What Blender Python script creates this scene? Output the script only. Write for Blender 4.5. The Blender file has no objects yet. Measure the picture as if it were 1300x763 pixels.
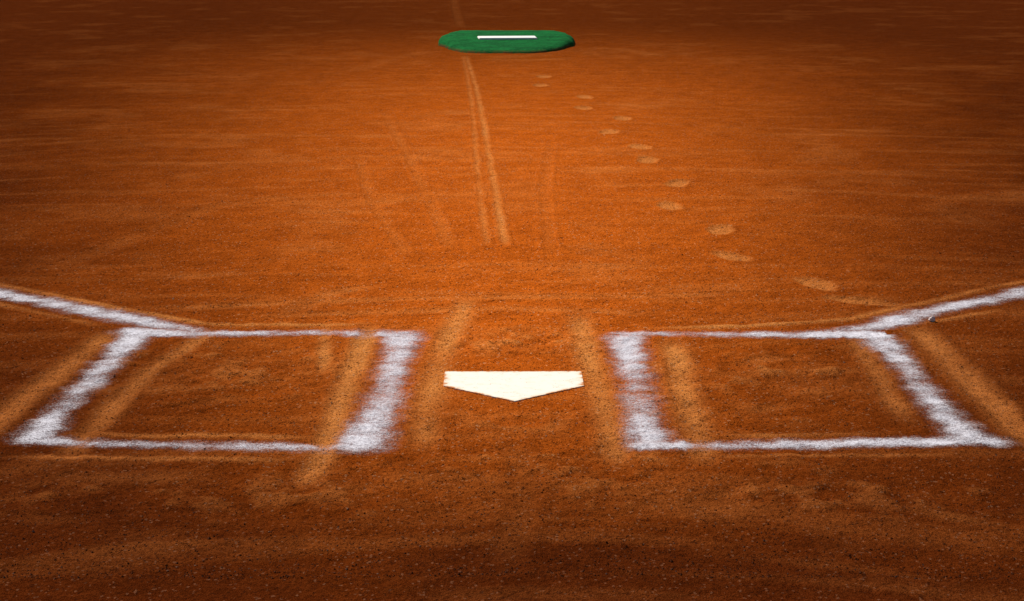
import bpy, math, random
import numpy as np
random.seed(4); rng=np.random.default_rng(11)
S=bpy.context.scene; C=S.collection
# ---------------- camera model (metres; +Y runs from home plate to the mound) -------------
F=2866.0; HOR=-130.0; CX=650.0; CY=381.5; H=1.48
TH=math.atan((CY-HOR)/F); cT,sT=math.cos(TH),math.sin(TH)
def G(px,py,z=0.0):
    dz=(H-z)*F/((py-HOR)*cT)
    return ((px-CX)*dz/F,(dz-(H-z)*sT)/cT)
cam=bpy.data.cameras.new('camera'); co=bpy.data.objects.new('camera',cam); C.objects.link(co)
co.location=(0,0,H); co.rotation_euler=(math.pi/2-TH,0,0)
cam.sensor_width=36; cam.lens=F/1300*36; cam.clip_end=800; cam.clip_start=.05
S.camera=co
S.view_settings.view_transform='Standard'; S.view_settings.look='None'; S.view_settings.exposure=0
# ---------------- light ------------------
EL,AZ=math.radians(42),math.radians(-30)   # sun beyond the mound, slightly left
w=bpy.data.worlds.new('World'); S.world=w; w.use_nodes=True
nt=w.node_tree; bg=nt.nodes['Background']; sk=nt.nodes.new('ShaderNodeTexSky'); sk.sky_type='NISHITA'; sk.sun_disc=False
sk.sun_elevation=EL; sk.sun_rotation=AZ
nt.links.new(sk.outputs[0],bg.inputs[0]); bg.inputs[1].default_value=.05
sl=bpy.data.lights.new('sun','SUN'); sl.energy=5.0; sl.angle=math.radians(.5); sl.color=(1,.95,.86)
so=bpy.data.objects.new('sun',sl); C.objects.link(so)
from mathutils import Vector
d=Vector((math.sin(AZ)*math.cos(EL),math.cos(AZ)*math.cos(EL),math.sin(EL)))
so.rotation_euler=d.to_track_quat('Z','Y').to_euler(); so.location=d*30
# ---------------- noise -------------------
def hsh(ix,iy,s):
    n=(ix.astype(np.int64)*374761393+iy.astype(np.int64)*668265263+s*1442695041)&0xffffffff
    n=((n^(n>>13))*1274126177)&0xffffffff
    n=((n^(n>>16))*2246822519)&0xffffffff
    return ((n^(n>>15))&0xffff)/65535.0
def vn(x,y,s):
    ix=np.floor(x); iy=np.floor(y); fx=x-ix; fy=y-iy
    fx=fx*fx*fx*(fx*(fx*6-15)+10); fy=fy*fy*fy*(fy*(fy*6-15)+10)
    a=hsh(ix,iy,s);b=hsh(ix+1,iy,s);c=hsh(ix,iy+1,s);e=hsh(ix+1,iy+1,s)
    return (a+(b-a)*fx)*(1-fy)+(c+(e-c)*fx)*fy
def fbm(x,y,s,o=3):
    t=0;a=.5;n=0
    for k in range(o):
        t=t+a*vn(x*2**k+k*13.7,y*2**k+k*5.3,s+k*7); n+=a; a*=.55
    return t/n
def sst(a,b,x):
    t=np.clip((x-a)/(b-a),0,1); return t*t*(3-2*t)
def poly(x,y,pts):
    """distance to a polyline of (x,y,*vals) and the vals at the nearest point"""
    best=np.full(x.shape,9.9); vals=[np.zeros(x.shape) for _ in pts[0][2:]]
    for p,q in zip(pts[:-1],pts[1:]):
        dx,dy=q[0]-p[0],q[1]-p[1]; L=dx*dx+dy*dy
        t=np.clip(((x-p[0])*dx+(y-p[1])*dy)/L,0,1)
        dd=np.hypot(x-p[0]-t*dx,y-p[1]-t*dy); m=dd<best
        best=np.where(m,dd,best)
        for i in range(len(vals)): vals[i]=np.where(m,p[2+i]+(q[2+i]-p[2+i])*t,vals[i])
    return best,vals
def P(*pp): return [tuple(G(p[0],p[1]))+tuple(p[2:]) for p in pp]
# ------- drag marks, wheel tracks and scuffs: (width, strength, depth mm, polyline)
ST=[
 (.034,1.25,-3,P((472,408),(440,490),(420,545),(386,628))),
 (.022,.9,-2,P((414,402),(413,445),(408,485))),
 (.034,1.1,-3,P((278,412),(190,470),(140,520),(74,594))),
 (.040,1.1,-3,P((152,412),(75,472),(0,532),(-60,575))),
 (.040,.80,-3,P((596,374),(560,450),(548,500),(534,580))),
 (.038,.90,-3,P((731,392),(748,455),(762,505),(788,600))),
 (.040,1.05,-4,P((850,425),(868,490),(894,598))),
 (.045,1.1,-3,P((1152,406),(1205,455),(1250,500),(1330,580))),
 (.032,.85,-3,P((1078,418),(1112,470),(1156,545))),
 (.024,1.1,3,P((-60,346),(0,361),(140,390),(262,411),(380,413),(500,411))),
 (.022,.8,2,P((-60,372),(0,387),(100,408),(148,420))),
 (.024,1.1,3,P((1360,346),(1300,357),(1170,385),(1080,405),(960,413),(800,416))),
 (.022,.8,2,P((1300,389),(1220,402),(1135,416))),
 (.024,1.1,2,P((50,549),(180,552),(300,553),(440,557))),
 (.024,1.1,2,P((-40,577),(150,581),(410,582))),
 (.022,.9,2,P((870,556),(1000,553),(1160,550))),
 (.018,.65,2,P((820,580),(1000,578),(1270,576))),
 (.05,.40,-2,P((180,394),(380,384),(560,378),(760,377),(960,372))),
 (.05,.35,-2,P((280,402),(480,396),(640,392),(860,398))),
 (.06,.4,-2,P((150,345),(250,350),(345,346))),
 (.05,.4,-2,P((340,408),(420,372),(500,358))),
 (.06,.8,2,P((1050,387),(1110,380),(1170,384))),
 (.018,.65,-2,P((592,70),(607,120),(618,180),(629,240),(641,316))),
 (.016,.42,-2,P((588,70),(599,130),(605,200),(611,260),(618,316))),
 (.05,.18,-2,P((575,-10),(578,12),(584,34))),
 (.03,.20,-2,P((486,140),(520,200),(548,260),(575,320))),
 (.03,.16,-2,P((455,200),(470,250),(520,330))),
 (.03,.10,-2,P((700,180),(690,240),(700,330))),
 (.06,.16,-2,P((60,345),(170,300),(270,262),(400,245))),
 (.09,.30,2,P((735,60),(785,62),(840,72))),
 (.10,.12,2,P((548,64),(500,74),(440,92))),
 (.10,.25,2,P((600,74),(680,76),(740,74))),
 (.06,.35,2,P((-5,600),(140,606),(310,602))),
 (.05,.35,-2,P((430,600),(560,607),(710,604))),
 (.05,.35,-2,P((720,622),(880,628),(1040,606))),
 (.035,.5,2,P((1100,636),(1210,655),(1330,680))),
 (.045,.4,-2,P((-20,650),(60,660),(150,655))),
 (.04,.20,-2,P((640,550),(670,600),(660,660),(640,730))),
 (.035,.35,2,P((570,505),(600,540),(690,548),(745,520))),
 (.05,.35,-2,P((640,440),(720,447),(770,440))),
 (.05,.45,-2,P((290,470),(350,480),(410,470))),
 (.045,.7,2,P((340,457),(370,446),(415,450))),
 (.05,.45,-2,P((920,470),(980,455),(1050,452))),
 (.04,.40,-3,P((900,500),(960,520),(1040,505))),
 (.04,.40,-3,P((220,520),(290,505),(350,515))),
]
FEET=[(690,97,.06),(742,123,.04),(740,137,.05),(790,151,0),(773,168,-.1),(813,187,.1),(822,203,0),(860,232,-.15),(850,261,.1),
 (915,292,-.1),(930,326,.35),(1036,361,.2),(1095,383,.9),(686,108,0)]
FEET=[G(a,b)+(c,) for a,b,c in FEET]
SC=[(330,480,.55,.40),(240,455,.35,.25),(370,465,.25,.2),(960,475,.55,.35),(1040,450,.35,.25),(900,520,.35,.25),(650,435,.5,.25),(700,590,.8,.25),(300,630,.8,.2),(1000,630,.8,.2),(650,530,.4,.15)]
SC=[G(a,b)+(c,e) for a,b,c,e in SC]
AX,AY=G(653,510.5)             # apex of home plate
def soil(x,y):
    near=sst(16,8,y)
    wx=x+.018*(fbm(x*6,y*6,31,3)-.5); wy=y+.02*(fbm(x*6,y*6,32,2)-.5)
    h=.010*(fbm(x*1.3,y*.9,1,2)-.5)+.006*(fbm(x*6,y*5,3,3)-.5)
    h=h+near*(.0044*(fbm(x*28,y*24,5,2)-.5)+.0034*(vn(x*75,y*60,9)-.5))
    # drag-mat combing: long shallow arcs
    ang=y+.05*x*x+.5*fbm(x*.5,y*.4,41,2)
    cf=sst(24,11,y)
    comb=.5+(fbm(x*1.1,ang*6,43,3)-.5)*(.2+.65*cf)
    h=h+.004*(comb-.5)
    scf=np.zeros(x.shape)
    for a,b,rx,ry in SC: scf=np.maximum(scf,np.exp(-((x-a)/rx)**2-((y-b)/ry)**2))
    lump=fbm(x*11,y*7,51,4)
    h=h+scf*.034*(lump-.5)
    dry=.14*sst(.50,.75,comb)+.36*scf*sst(.52,.74,lump)
    dry=dry+.12*sst(.55,.8,fbm(x*2.2,y*1.6,61,4))
    for wd,st,dep,pl in ST:
        X=[p[0] for p in pl];Y=[p[1] for p in pl]
        m=(x>min(X)-.5)&(x<max(X)+.5)&(y>min(Y)-.5)&(y<max(Y)+.5)
        if not m.any(): continue
        dd,_=poly(wx[m],wy[m],pl)
        br=.28+1.2*fbm(x[m]*5,y[m]*2.5,int(wd*1000)+dep+70,4)
        q=dd/wd
        g=np.exp(-q**2*.75)*np.clip(br,0,1.2)
        e0=np.hypot(x[m]-pl[0][0],y[m]-pl[0][1]); e1=np.hypot(x[m]-pl[-1][0],y[m]-pl[-1][1])
        g=g*sst(0,.30,e0)*sst(0,.30,e1)
        dry[m]=np.maximum(dry[m],g*st*.92); 
        rim=np.exp(-((dd-wd*1.3)/(wd*.35))**2)
        h[m]+=g*dep*.001+ (rim*.003*br if dep<0 else 0)
    for a,b,r in FEET:
        m=(abs(x-a)<.4)&(abs(y-b)<.5)
        if not m.any(): continue
        u=(x[m]-a)*math.cos(r)+(y[m]-b)*math.sin(r); v=-(x[m]-a)*math.sin(r)+(y[m]-b)*math.cos(r)
        q=np.sqrt((u/.058)**2+(v/.15)**2)+.45*(fbm(x[m]*20,y[m]*12,77,2)-.5)
        h[m]+=-.006*sst(1.1,.6,q)+.004*np.exp(-((q-1.2)/.25)**2)
        dry[m]=np.maximum(dry[m],.62*sst(1.4,.7,q))
    # bed of the plate
    pd=np.maximum(abs(x-AX)-.219,np.maximum(AY-y,y-AY-.438)); k=sst(.12,.0,pd)
    h=h*(1-k)-.0006*k
    md=np.hypot((x+.07)/1.0,(y-23.3)/1.5); h=h*(1-sst(1.1,.8,md))
    # vignette shading painted into the clay colour: bright centre, darker sides and ends
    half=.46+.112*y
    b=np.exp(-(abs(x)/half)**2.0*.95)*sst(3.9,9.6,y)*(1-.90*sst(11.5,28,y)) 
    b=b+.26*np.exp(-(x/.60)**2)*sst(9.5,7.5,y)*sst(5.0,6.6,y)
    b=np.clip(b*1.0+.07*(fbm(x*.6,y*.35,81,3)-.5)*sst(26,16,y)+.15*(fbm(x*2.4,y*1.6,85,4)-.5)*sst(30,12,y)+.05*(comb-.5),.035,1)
    return h,np.clip(dry,0,1),b
# ---------------- grid ----------------
def grow(a,b,s,f,cap=1e9):
    o=[];p=a
    while p<b:
        s=min(s*f,cap); p+=s; o.append(p)
    return o
R=.0085
xd=list(np.arange(-2.5,2.5001,R)); xo=grow(xd[-1],9,R,1.02,.06); xo+=grow(xo[-1],240,.08,1.25)
xs=np.array([-v for v in reversed(xo)]+xd+xo)
yd=list(np.arange(4.3,9.6,R)); yf=[];p=yd[-1]
while p<37: p+=.0095*(p/9.6)**2; yf.append(p)
yf+=grow(yf[-1],500,.2,1.2); yn=grow(-4.3,60,.02,1.2)
ys=np.array([-v for v in reversed(yn)]+yd+yf)
X,Y=np.meshgrid(xs,ys); nx,ny=len(xs),len(ys)
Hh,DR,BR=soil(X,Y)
far=(abs(X)>9)|(Y>40)|(Y<3.8); Hh=np.where(far,0,Hh)
def mesh(name,V,Fc,smooth=True):
    me=bpy.data.meshes.new(name); V=np.asarray(V,dtype=np.float32); Fc=np.asarray(Fc,dtype=np.int32); k=Fc.shape[1]
    me.vertices.add(len(V)); me.vertices.foreach_set('co',V.ravel())
    me.loops.add(Fc.size); me.loops.foreach_set('vertex_index',Fc.ravel())
    me.polygons.add(len(Fc)); me.polygons.foreach_set('loop_start',np.arange(0,Fc.size,k,dtype=np.int32))
    try: me.polygons.foreach_set('loop_total',np.full(len(Fc),k,dtype=np.int32))
    except Exception: pass
    me.polygons.foreach_set('use_smooth',np.full(len(Fc),smooth))
    me.update(calc_edges=True); me.validate(); return me
def attr(me,name,*ch):
    a=me.color_attributes.new(name,'FLOAT_COLOR','POINT'); n=len(me.vertices)
    arr=np.ones((n,4),dtype=np.float32)
    for i,c in enumerate(ch): arr[:,i]=c
    a.data.foreach_set('color',arr.ravel())
def link(name,me,mat,parent=None,**kw):
    o=bpy.data.objects.new(name,me); C.objects.link(o); me.materials.append(mat)
    if parent: o.parent=parent
    for k,v in kw.items(): o[k]=v
    return o
ID=np.arange(nx*ny).reshape(ny,nx)
Q=np.stack([ID[:-1,:-1],ID[:-1,1:],ID[1:,1:],ID[1:,:-1]],-1).reshape(-1,4)
# ---------------- materials ----------------
class N:
    def __init__(s,name):
        s.m=bpy.data.materials.new(name); s.m.use_nodes=True; s.t=s.m.node_tree; s.b=s.t.nodes['Principled BSDF']; s.o=s.t.nodes['Material Output']
        s.p=s.t.nodes.new('ShaderNodeNewGeometry').outputs['Position']
    def put(s,i,v):
        if isinstance(v,bpy.types.NodeSocket): s.t.links.new(v,i)
        else: i.default_value=v
    def noise(s,sc,det=2,rough=.5,vec=None,dist=0):
        n=s.t.nodes.new('ShaderNodeTexNoise'); n.inputs['Scale'].default_value=sc; n.inputs['Detail'].default_value=det
        n.inputs['Roughness'].default_value=rough; n.inputs['Distortion'].default_value=dist
        s.t.links.new(vec or s.p,n.inputs['Vector']); return n.outputs[0]
    def voro(s,sc,out='Distance',vec=None):
        n=s.t.nodes.new('ShaderNodeTexVoronoi'); n.inputs['Scale'].default_value=sc; s.t.links.new(vec or s.p,n.inputs['Vector']); return n.outputs[out]
    def mth(s,op,a,b=0.0,c=0.0,clamp=False):
        n=s.t.nodes.new('ShaderNodeMath'); n.operation=op; n.use_clamp=clamp
        for i,v in enumerate((a,b,c)): s.put(n.inputs[i],v)
        return n.outputs[0]
    def rng(s,v,a,b,c=0.,d=1.):
        n=s.t.nodes.new('ShaderNodeMapRange'); n.interpolation_type='SMOOTHSTEP'
        for i,q in enumerate((v,a,b,c,d)): s.put(n.inputs[i],q)
        return n.outputs[0]
    def mix(s,f,a,b,mode='MIX'):
        n=s.t.nodes.new('ShaderNodeMix'); n.data_type='RGBA'; n.blend_type=mode
        s.put(n.inputs[0],f); s.put(n.inputs[6],a if not isinstance(a,tuple) else a+(1,)); s.put(n.inputs[7],b if not isinstance(b,tuple) else b+(1,))
        return n.outputs[2]
    def vec(s,sx,sy,sz=1):
        n=s.t.nodes.new('ShaderNodeMapping'); n.inputs['Scale'].default_value=(sx,sy,sz); s.t.links.new(s.p,n.inputs['Vector']); return n.outputs[0]
    def att(s,name):
        n=s.t.nodes.new('ShaderNodeVertexColor'); n.layer_name=name; q=s.t.nodes.new('ShaderNodeSeparateColor'); s.t.links.new(n.outputs[0],q.inputs[0]); return q.outputs
    def bump(s,h,st,dist,nrm=None):
        n=s.t.nodes.new('ShaderNodeBump'); n.inputs['Strength'].default_value=st; n.inputs['Distance'].default_value=dist
        s.t.links.new(h,n.inputs['Height']); 
        if nrm: s.t.links.new(nrm,n.inputs['Normal'])
        return n.outputs[0]
    def fin(s,col,rough=.9,nrm=None,spec=.2):
        s.put(s.b.inputs['Base Color'],col if not isinstance(col,tuple) else col+(1,)); s.put(s.b.inputs['Roughness'],rough)
        s.b.inputs['Specular IOR Level'].default_value=spec
        if nrm: s.t.links.new(nrm,s.b.inputs['Normal'])
        return s.m
def clay(g,A):
    lv=g.vec(1,.6)
    n1=g.noise(400,3,.7,lv); n2=g.noise(95,3,.6,lv); n3=g.noise(9,4,.6,g.vec(.8,.6)); vo=g.voro(230,'Distance',lv); vc=g.voro(190,'Color',g.vec(1,.6))
    base=g.mix(A[1],(.074,.0140,.0030),(.64,.132,.0105))  # dark and bright clay tones of the painted vignette
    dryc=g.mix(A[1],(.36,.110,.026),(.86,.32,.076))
    df=g.mth('ADD',g.mth('MULTIPLY',A[0],1.05),g.mth('MULTIPLY',g.mth('SUBTRACT',n2,.5),.2),clamp=True)
    c=g.mix(df,base,dryc)
    c=g.mix(1.0,c,g.mix(g.rng(n1,.34,.60),(.46,.41,.38),(1.22,1.22,1.22)),'MULTIPLY')
    c=g.mix(1.0,c,g.mix(g.rng(n2,.34,.62),(.84,.81,.79),(1.07,1.07,1.07)),'MULTIPLY')
    c=g.mix(1.0,c,g.mix(g.rng(n3,.32,.68),(.86,.83,.81),(1.07,1.07,1.07)),'MULTIPLY')
    sp=g.t.nodes.new('ShaderNodeSeparateColor'); g.t.links.new(vc,sp.inputs[0])
    c=g.mix(g.mth('MULTIPLY',g.rng(sp.outputs[0],.965,.98),.5),c,g.mix(A[1],(.20,.08,.04),(.8,.42,.20)))
    c=g.mix(g.mth('MULTIPLY',g.rng(sp.outputs[1],.90,.93),.6),c,(.035,.008,.003))
    hh=g.mth('ADD',g.mth('MULTIPLY',n1,.6),g.mth('ADD',g.mth('MULTIPLY',vo,-.4),g.mth('MULTIPLY',n2,.9)))
    nb=g.bump(g.noise(30,4,.65,lv),.40,.012); nb=g.bump(hh,.85,.006,nb)
    return c,nb
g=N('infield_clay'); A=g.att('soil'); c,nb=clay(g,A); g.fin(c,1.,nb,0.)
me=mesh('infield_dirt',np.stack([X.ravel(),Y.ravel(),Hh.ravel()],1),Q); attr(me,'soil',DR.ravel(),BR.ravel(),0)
link('ground',me,g.m,kind='structure',label='raked orange clay infield dirt with drag marks and footprints',category='ground')
# ---------------- chalk -----------------
ck=N('chalk'); A=ck.att('chalk')
lv=ck.vec(1,.8)
m1=ck.noise(360,3,.8,lv); m2=ck.noise(120,3,.7,lv); m3=ck.noise(10,4,.65)
tn=ck.mth('ADD',ck.mth('MULTIPLY',ck.mth('SUBTRACT',m1,.5),3.2),ck.mth('ADD',ck.mth('MULTIPLY',ck.mth('SUBTRACT',m2,.5),1.3),ck.mth('MULTIPLY',ck.mth('SUBTRACT',m3,.5),1.8)))
al=ck.mth('MULTIPLY',ck.rng(ck.mth('ADD',A[0],tn),.12,1.62,0,1.),.95)
al=ck.mth('MULTIPLY',al,ck.rng(A[0],.0,.22))
cc=ck.mix(ck.rng(A[0],.25,.9),(.72,.58,.56),(.93,.90,.97))
cc=ck.mix(1.,cc,ck.mix(ck.rng(m2,.35,.6),(.78,.76,.78),(1,1,1)),'MULTIPLY')
nb=ck.bump(ck.mth('ADD',m1,m2),.6,.005)
ck.fin(cc,1.,nb,.0); ck.put(ck.b.inputs['Alpha'],al)
L=P
LINES=[ # (owner, label, polyline px with half width m, density)
 ('left','wide inner side line',L((512,427,.050,1.35),(503,455,.050,1.05),(492,490,.053,.86),(480,525,.056,.98),(462,563,.060,1.35))),
 ('left','outer side line',L((176,423,.055,1.55),(150,447,.043,1.),(112,485,.041,.84),(78,520,.041,.84),(44,556,.048,1.2))),
 ('left','far end line',L((172,421,.06,1.55),(240,423,.05,1.05),(330,423,.045,.86),(420,423,.045,.95),(514,425,.053,1.35))),
 ('left','near end line',L((40,559,.045,1.1),(100,562,.04,.94),(200,565,.04,.82),(300,566,.04,.76),(400,568,.04,.86),(466,569,.05,1.35))),
 ('right','wide inner side line',L((793,428,.050,1.3),(800,455,.050,1.02),(808,490,.050,.82),(815,525,.050,.78),(824,562,.053,1.2))),
 ('right','outer side line',L((1108,424,.06,1.5),(1133,448,.045,1.05),(1165,485,.041,.9),(1198,525,.044,.9),(1228,556,.052,1.25))),
 ('right','far end line',L((790,424,.045,1.1),(850,424,.042,.86),(930,424,.045,.92),(1010,425,.05,1.3),(1108,424,.06,1.5))),
 ('right','near end line',L((822,567,.048,1.2),(900,565,.041,.95),(1000,564,.043,1.05),(1100,563,.043,1.0),(1200,561,.048,1.2),(1255,561,.048,1.2))),
]
a=G(0,373);b=G(150,402);LINES.append(('foul_l','',[(a[0]-.95,a[1]+.95,.06,1.1),a+(.06,1.1),b+(.06,1.1),G(205,413)+(.055,1.15),G(285,425)+(.03,.4)]))
a=G(1300,371);b=G(1200,392);LINES.append(('foul_r','',[(a[0]+.95,a[1]+.95,.055,1.0),a+(.055,1.0),b+(.055,1.),G(1110,414)+(.055,1.2),G(1020,426)+(.03,.4)]))
sub=(X>-2.49)&(X<2.49)&(Y>5.2)&(Y<9.55)
r0,r1=np.where(sub.any(1))[0][[0,-1]]; c0,c1=np.where(sub.any(0))[0][[0,-1]]
x=X[r0:r1,c0:c1]; y=Y[r0:r1,c0:c1]; hz=Hh[r0:r1,c0:c1]; ids=ID[r0:r1,c0:c1]
jx=x+.022*(fbm(x*14,y*14,91,4)-.5); jy=y+.022*(fbm(x*14,y*14,95,4)-.5)
dens=[]
for k,(o,lb,pl) in enumerate(LINES):
    dd,(hw,de)=poly(jx,jy,pl)
    hw=hw*(.85+.35*fbm(x*5,y*5,100+k,2))
    dens.append(de*sst(2.05,.0,dd/hw))
dens=np.array(dens); D=dens.max(0); own=dens.argmax(0); Dr=D.copy()
sc_=.68+.64*fbm(x*8,y*8,120,3)
D=D*sc_*(1-.80*np.clip(DR[r0:r1,c0:c1]-.30,0,1))
ownc=own[:-1,:-1]; Dc=np.maximum(np.maximum(Dr[:-1,:-1],Dr[1:,1:]),np.maximum(Dr[1:,:-1],Dr[:-1,1:]))
lid=np.arange(x.size).reshape(x.shape); q=np.stack([lid[:-1,:-1],lid[:-1,1:],lid[1:,1:],lid[1:,:-1]],-1)
roots={}
cxl,cyl=G(290,500); cxr,cyr=G(1010,500)
for nm,cx_,cy_,lb in (('left',cxl,cyl,'chalk outlined batters box on the dirt left of home plate'),('right',cxr,cyr,'chalk outlined batters box on the dirt right of home plate')):
    e=bpy.data.objects.new('batters_box',None); C.objects.link(e); e.location=(cx_,cy_,0); e['label']=lb; e['category']="batter's box"; e['group']='chalked batters boxes'; roots[nm]=(e,cx_,cy_)
def biggest(mk):
    """keep only the largest 4-connected patch of cells"""
    from collections import deque
    seen=np.zeros(mk.shape,bool); best=None
    for r_,c_ in zip(*np.where(mk)):
        if seen[r_,c_]: continue
        dq=deque([(r_,c_)]); seen[r_,c_]=True; comp=[]
        while dq:
            a_,b_=dq.popleft(); comp.append((a_,b_))
            for e_,f_ in ((a_+1,b_),(a_-1,b_),(a_,b_+1),(a_,b_-1)):
                if 0<=e_<mk.shape[0] and 0<=f_<mk.shape[1] and mk[e_,f_] and not seen[e_,f_]: seen[e_,f_]=True; dq.append((e_,f_))
        if best is None or len(comp)>len(best): best=comp
    o=np.zeros(mk.shape,bool); b=np.array(best); o[b[:,0],b[:,1]]=True; return o
for k,(o,lb,pl) in enumerate(LINES):
    mk=biggest((ownc==k)&(Dc>.02)); fq=q[mk]
    u,inv=np.unique(fq,return_inverse=True); fq=inv.reshape(-1,4)
    V=np.stack([x.ravel()[u],y.ravel()[u],hz.ravel()[u]+.0015+.0010*np.clip(D.ravel()[u],0,1)],1); dv=D.ravel()[u]
    if o in roots:
        e,cx_,cy_=roots[o]; V[:,0]-=cx_; V[:,1]-=cy_
        m_=mesh('chalk_line',V,fq); attr(m_,'chalk',dv); ob=link('chalk_line',m_,ck.m,e,label=lb+' of the box')
    else:
        # carry the line on beyond the fine ground patch to the base
        s=-1 if o=='foul_l' else 1; ex,ey=pl[0][0],pl[0][1]; st=np.linspace(.0,14,400); ac=np.linspace(-.085,.085,9)
        T,Wd=np.meshgrid(st,ac,indexing='ij'); ext_x=ex+s*T*.7071+s*Wd*.7071; ext_y=ey+T*.7071-Wd*.7071
        ev=np.stack([ext_x.ravel(),ext_y.ravel(),np.full(T.size,.009)],1); n0=len(V)
        ev[:,2]+=soil(ext_x,ext_y)[0].ravel()
        ei=np.arange(T.size).reshape(T.shape)+n0; ef=np.stack([ei[:-1,:-1],ei[:-1,1:],ei[1:,1:],ei[1:,:-1]],-1).reshape(-1,4)
        V=np.concatenate([V,ev]); fq=np.concatenate([fq,ef]); dv=np.concatenate([dv,.95*sst(1.6,.3,abs(Wd)/.05).ravel()])
        m_=mesh('foul_line',V,fq); attr(m_,'chalk',dv)
        link('foul_line',m_,ck.m,None,category='foul line',group='chalk foul lines',label='white chalk foul line running off the left edge of the photo' if s<0 else 'white chalk foul line running off the right edge of the photo')
# ---------------- home plate ---------------
import bmesh
pm=N('plate_rubber'); a1=pm.noise(24,4,.7); a2=pm.noise(150,3,.65)
at=pm.att('edge')
# loose clay creeping over the rim, a few crumbs further in
ov=pm.rng(pm.mth('ADD',pm.mth('MULTIPLY',at[0],.85),pm.mth('MULTIPLY',pm.mth('SUBTRACT',a1,.5),2.2)),.50,.85)
ov=pm.mth('MULTIPLY',ov,pm.rng(a2,.30,.50,.45,1.))
haze=pm.mth('MULTIPLY',pm.rng(pm.mth('ADD',pm.mth('MULTIPLY',at[0],.35),a1),.46,.80),.45)
pc=pm.mix(haze,(.94,.895,.79),(.84,.58,.34))
pc=pm.mix(ov,pc,(.60,.20,.045))
pc=pm.mix(pm.mth('MULTIPLY',pm.rng(pm.voro(75),.18,.09),pm.rng(a1,.47,.57)),pc,(.50,.20,.06))
pm.fin(pc,.7,pm.bump(a2,.3,.002),.05)
w2=.2190
def inside(u,v):
    return min(w2-abs(u),w2*2-v,(v-abs(u))*.7071)
bm=bmesh.new()
out=[(0,0),(w2,w2),(w2,w2*2),(-w2,w2*2),(-w2,w2)]
bv=[bm.verts.new((a,b,-.02)) for a,b in out]; f=bm.faces.new(bv)
r=bmesh.ops.extrude_face_region(bm,geom=[f]); 
for v in r['geom']:
    if isinstance(v,bmesh.types.BMVert): v.co.z=.0022
bmesh.ops.bevel(bm,geom=[e for e in bm.edges if e.verts[0].co.z>0 and e.verts[1].co.z>0]+[e for e in bm.edges if abs(e.verts[0].co.z-e.verts[1].co.z)>.01],offset=.003,segments=3,affect='EDGES')
bmesh.ops.recalc_face_normals(bm,faces=bm.faces)
for k in range(-20,21):
    bmesh.ops.bisect_plane(bm,geom=bm.verts[:]+bm.edges[:]+bm.faces[:],plane_co=(k*.0109,0,0),plane_no=(1,0,0))
for k in range(1,40):
    bmesh.ops.bisect_plane(bm,geom=bm.verts[:]+bm.edges[:]+bm.faces[:],plane_co=(0,k*.0109,0),plane_no=(0,1,0))
me=bpy.data.meshes.new('home_plate'); bm.to_mesh(me); bm.free()
ed=[max(0,1-inside(v.co.x,v.co.y)/.028) for v in me.vertices]; attr(me,'edge',np.array(ed))
o=link('home_plate',me,pm.m,None,label='white five sided home plate set in the dirt between the batters boxes',category='home plate'); o.location=(AX,AY,0); o.rotation_euler=(0,0,math.radians(.4))
# ---------------- mound --------------------
tm=N('green_turf'); b1=tm.noise(40,4,.7); b2=tm.noise(5,3,.6); b3=tm.noise(160,3,.6)
tc=tm.mix(tm.rng(b1,.3,.7),(.004,.120,.024),(.010,.27,.056)); tc=tm.mix(1.,tc,tm.mix(tm.rng(b2,.35,.65),(.66,.72,.7),(1.15,1.1,1.1)),'MULTIPLY')
zz=tm.t.nodes.new('ShaderNodeSeparateXYZ'); tm.t.links.new(tm.p,zz.inputs[0])
tc=tm.mix(tm.mth('MULTIPLY',tm.rng(zz.outputs[2],.034,.004),tm.rng(tm.mth('ADD',tm.mth('MULTIPLY',b1,.5),tm.mth('MULTIPLY',b2,.5)),.42,.56)),tc,(.16,.05,.014))
tm.fin(tc,.95,tm.bump(tm.mth('ADD',b1,b3),.9,.02),.03)
rb=N('white_rubber'); rb.fin(rb.mix(rb.rng(rb.noise(14,3),.55,.9),(1.,.97,.92),(.8,.65,.5)),.55,None,.3)
yF,yB=21.95,24.6; MY=(yF+yB)/2; hl=(yB-yF)/2
mr=bpy.data.objects.new('pitching_mound',None); C.objects.link(mr); MX=(643-CX)/F*23.6; mr.location=(MX,MY,0)
mr['label']='low green turf covered portable pitching mound far out on the infield dirt'; mr['category']='pitching mound'
octo=[(-.52,-1),(.46,-1),(.90,-.38),(.985,.12),(.84,.80),(.60,1),(-.60,1),(-.82,.80),(-.985,.05),(-.86,-.45)]
HW=.705
out=[]; no=len(octo)
for i in range(no):
    p0,p1,p2,p3=[np.array(octo[(i+k-1)%no],float) for k in range(4)]
    for t in np.linspace(0,1,10,endpoint=False):
        out.append(.5*((2*p1)+(-p0+p2)*t+(2*p0-5*p1+4*p2-p3)*t*t+(-p0+3*p1-3*p2+p3)*t**3))
out=np.array(out)*np.array([HW,hl]); no=len(out)
out=out*(1+.010*np.array([math.sin(i*.9)+math.sin(i*2.3+1) for i in range(no)]))[:,None]
def top(yy):
    t=(yy+hl)/(2*hl); return .034+.050*min(1,t/.5) -.015*max(0,(t-.75)/.25)
rings=[(1.02,'b'),(1.0,.25),(.98,.6),(.945,.88),(.90,1.0)]+[(s,1.0) for s in (.84,.75,.6,.45,.3,.15)]
V=[]
for s,k in rings:
    for p in out:
        V.append((p[0]*s,p[1]*s,-.03 if k=='b' else top(p[1]*s)*k+ (.004*(random.random()-.5))))
V.append((0,0,top(0)))
F4=[];
for r_ in range(len(rings)-1):
    for i in range(no):
        j=(i+1)%no; F4.append((r_*no+i,r_*no+j,(r_+1)*no+j,(r_+1)*no+i))
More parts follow.
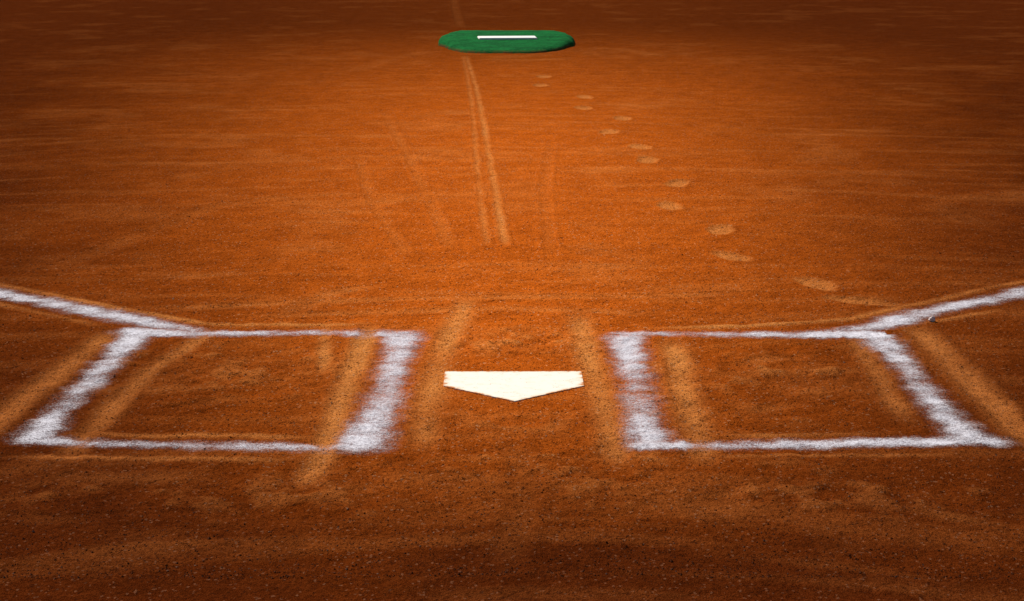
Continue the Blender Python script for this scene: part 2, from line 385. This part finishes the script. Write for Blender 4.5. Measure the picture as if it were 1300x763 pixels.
l=(len(rings)-1)*no; tri=[(l+i,l+(i+1)%no,len(V)-1) for i in range(no)]
me=bpy.data.meshes.new('mound_deck'); me.from_pydata(V,[],F4+tri); 
for p_ in me.polygons: p_.use_smooth=True
me.update(); link('mound_deck',me,tm.m,mr,label='green turf covered raised platform')
bm=bmesh.new(); bmesh.ops.create_cube(bm,size=1)
for v in bm.verts: v.co.x*=.59; v.co.y*=.25; v.co.z*=.018
bmesh.ops.bevel(bm,geom=bm.edges[:],offset=.005,segments=2,affect='EDGES')
me=bpy.data.meshes.new('pitching_rubber'); bm.to_mesh(me); bm.free()
o=link('pitching_rubber',me,rb.m,mr,label='white rubber slab across the mound'); ry=23.02-MY; o.location=((644-643)/F*23.6,ry,top(ry)+.006); o.rotation_euler=(math.radians(1.2),0,math.radians(5))
# ---------------- loose grit -----------------
NP=40000
yy=4.8+ (rng.random(NP)**1.6)*10.5; xx=(rng.random(NP)*2-1)*(.235*yy+.35)
ok=~((abs(xx-AX)<.225)&(yy>AY-.01)&(yy<AY+.44)); xx=xx[ok];yy=yy[ok]; NP=len(xx)
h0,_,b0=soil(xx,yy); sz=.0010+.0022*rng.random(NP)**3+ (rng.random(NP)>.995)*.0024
O=np.array([(1,0,0),(0,1,0),(-1,0,0),(0,-1,0),(0,0,1),(0,0,-1)],float)
V=O[None]*(sz[:,None,None]*(.6+.7*rng.random((NP,6,1)))); V[:,:,2]*=.75
V+=(.4*sz[:,None,None])*(rng.random((NP,6,3))-.5)
V+=np.stack([xx,yy,h0+sz*.3],1)[:,None,:]
T=np.array([(0,1,4),(1,2,4),(2,3,4),(3,0,4),(1,0,5),(2,1,5),(3,2,5),(0,3,5)])
Fc=(T[None]+6*np.arange(NP)[:,None,None]).reshape(-1,3)
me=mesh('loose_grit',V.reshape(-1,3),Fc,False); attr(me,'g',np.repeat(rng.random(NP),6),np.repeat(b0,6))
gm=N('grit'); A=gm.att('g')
gc=gm.mix(A[1],(.07,.016,.004),(.55,.14,.02)); gc=gm.mix(gm.rng(A[0],.85,.98),gc,gm.mix(A[1],(.17,.08,.05),(.70,.45,.28)))  # grit colour follows the same painted vignette as the clay
gm.fin(gc,.85,None,.05)
link('loose_grit',me,gm.m,kind='stuff',label='loose reddish grit scattered over the infield dirt',category='grit')
# ---------------- one pale stone --------------
bm=bmesh.new(); bmesh.ops.create_icosphere(bm,subdivisions=3,radius=1)
for v in bm.verts:
    k=1+.35*math.sin(v.co.x*3.1+1)*math.cos(v.co.y*2.7)+.12*math.sin(v.co.z*7+v.co.x*5)
    v.co=Vector((v.co.x*.014*k,v.co.y*.010*k,v.co.z*.009*k))
me=bpy.data.meshes.new('stone'); bm.to_mesh(me); bm.free()
sm=N('pale_stone'); sm.fin(sm.mix(sm.rng(sm.noise(200,3),.4,.6),(.65,.50,.46),(.85,.75,.72)),.85,sm.bump(sm.noise(300,3),.6,.002))
o=link('stone',me,sm.m,label='small pale stone on the dirt just below the right foul line',category='stone'); a=G(1183,408); o.location=(a[0],a[1],float(soil(np.array([a[0]]),np.array([a[1]]))[0][0])+.007)
print('grid',nx,ny)
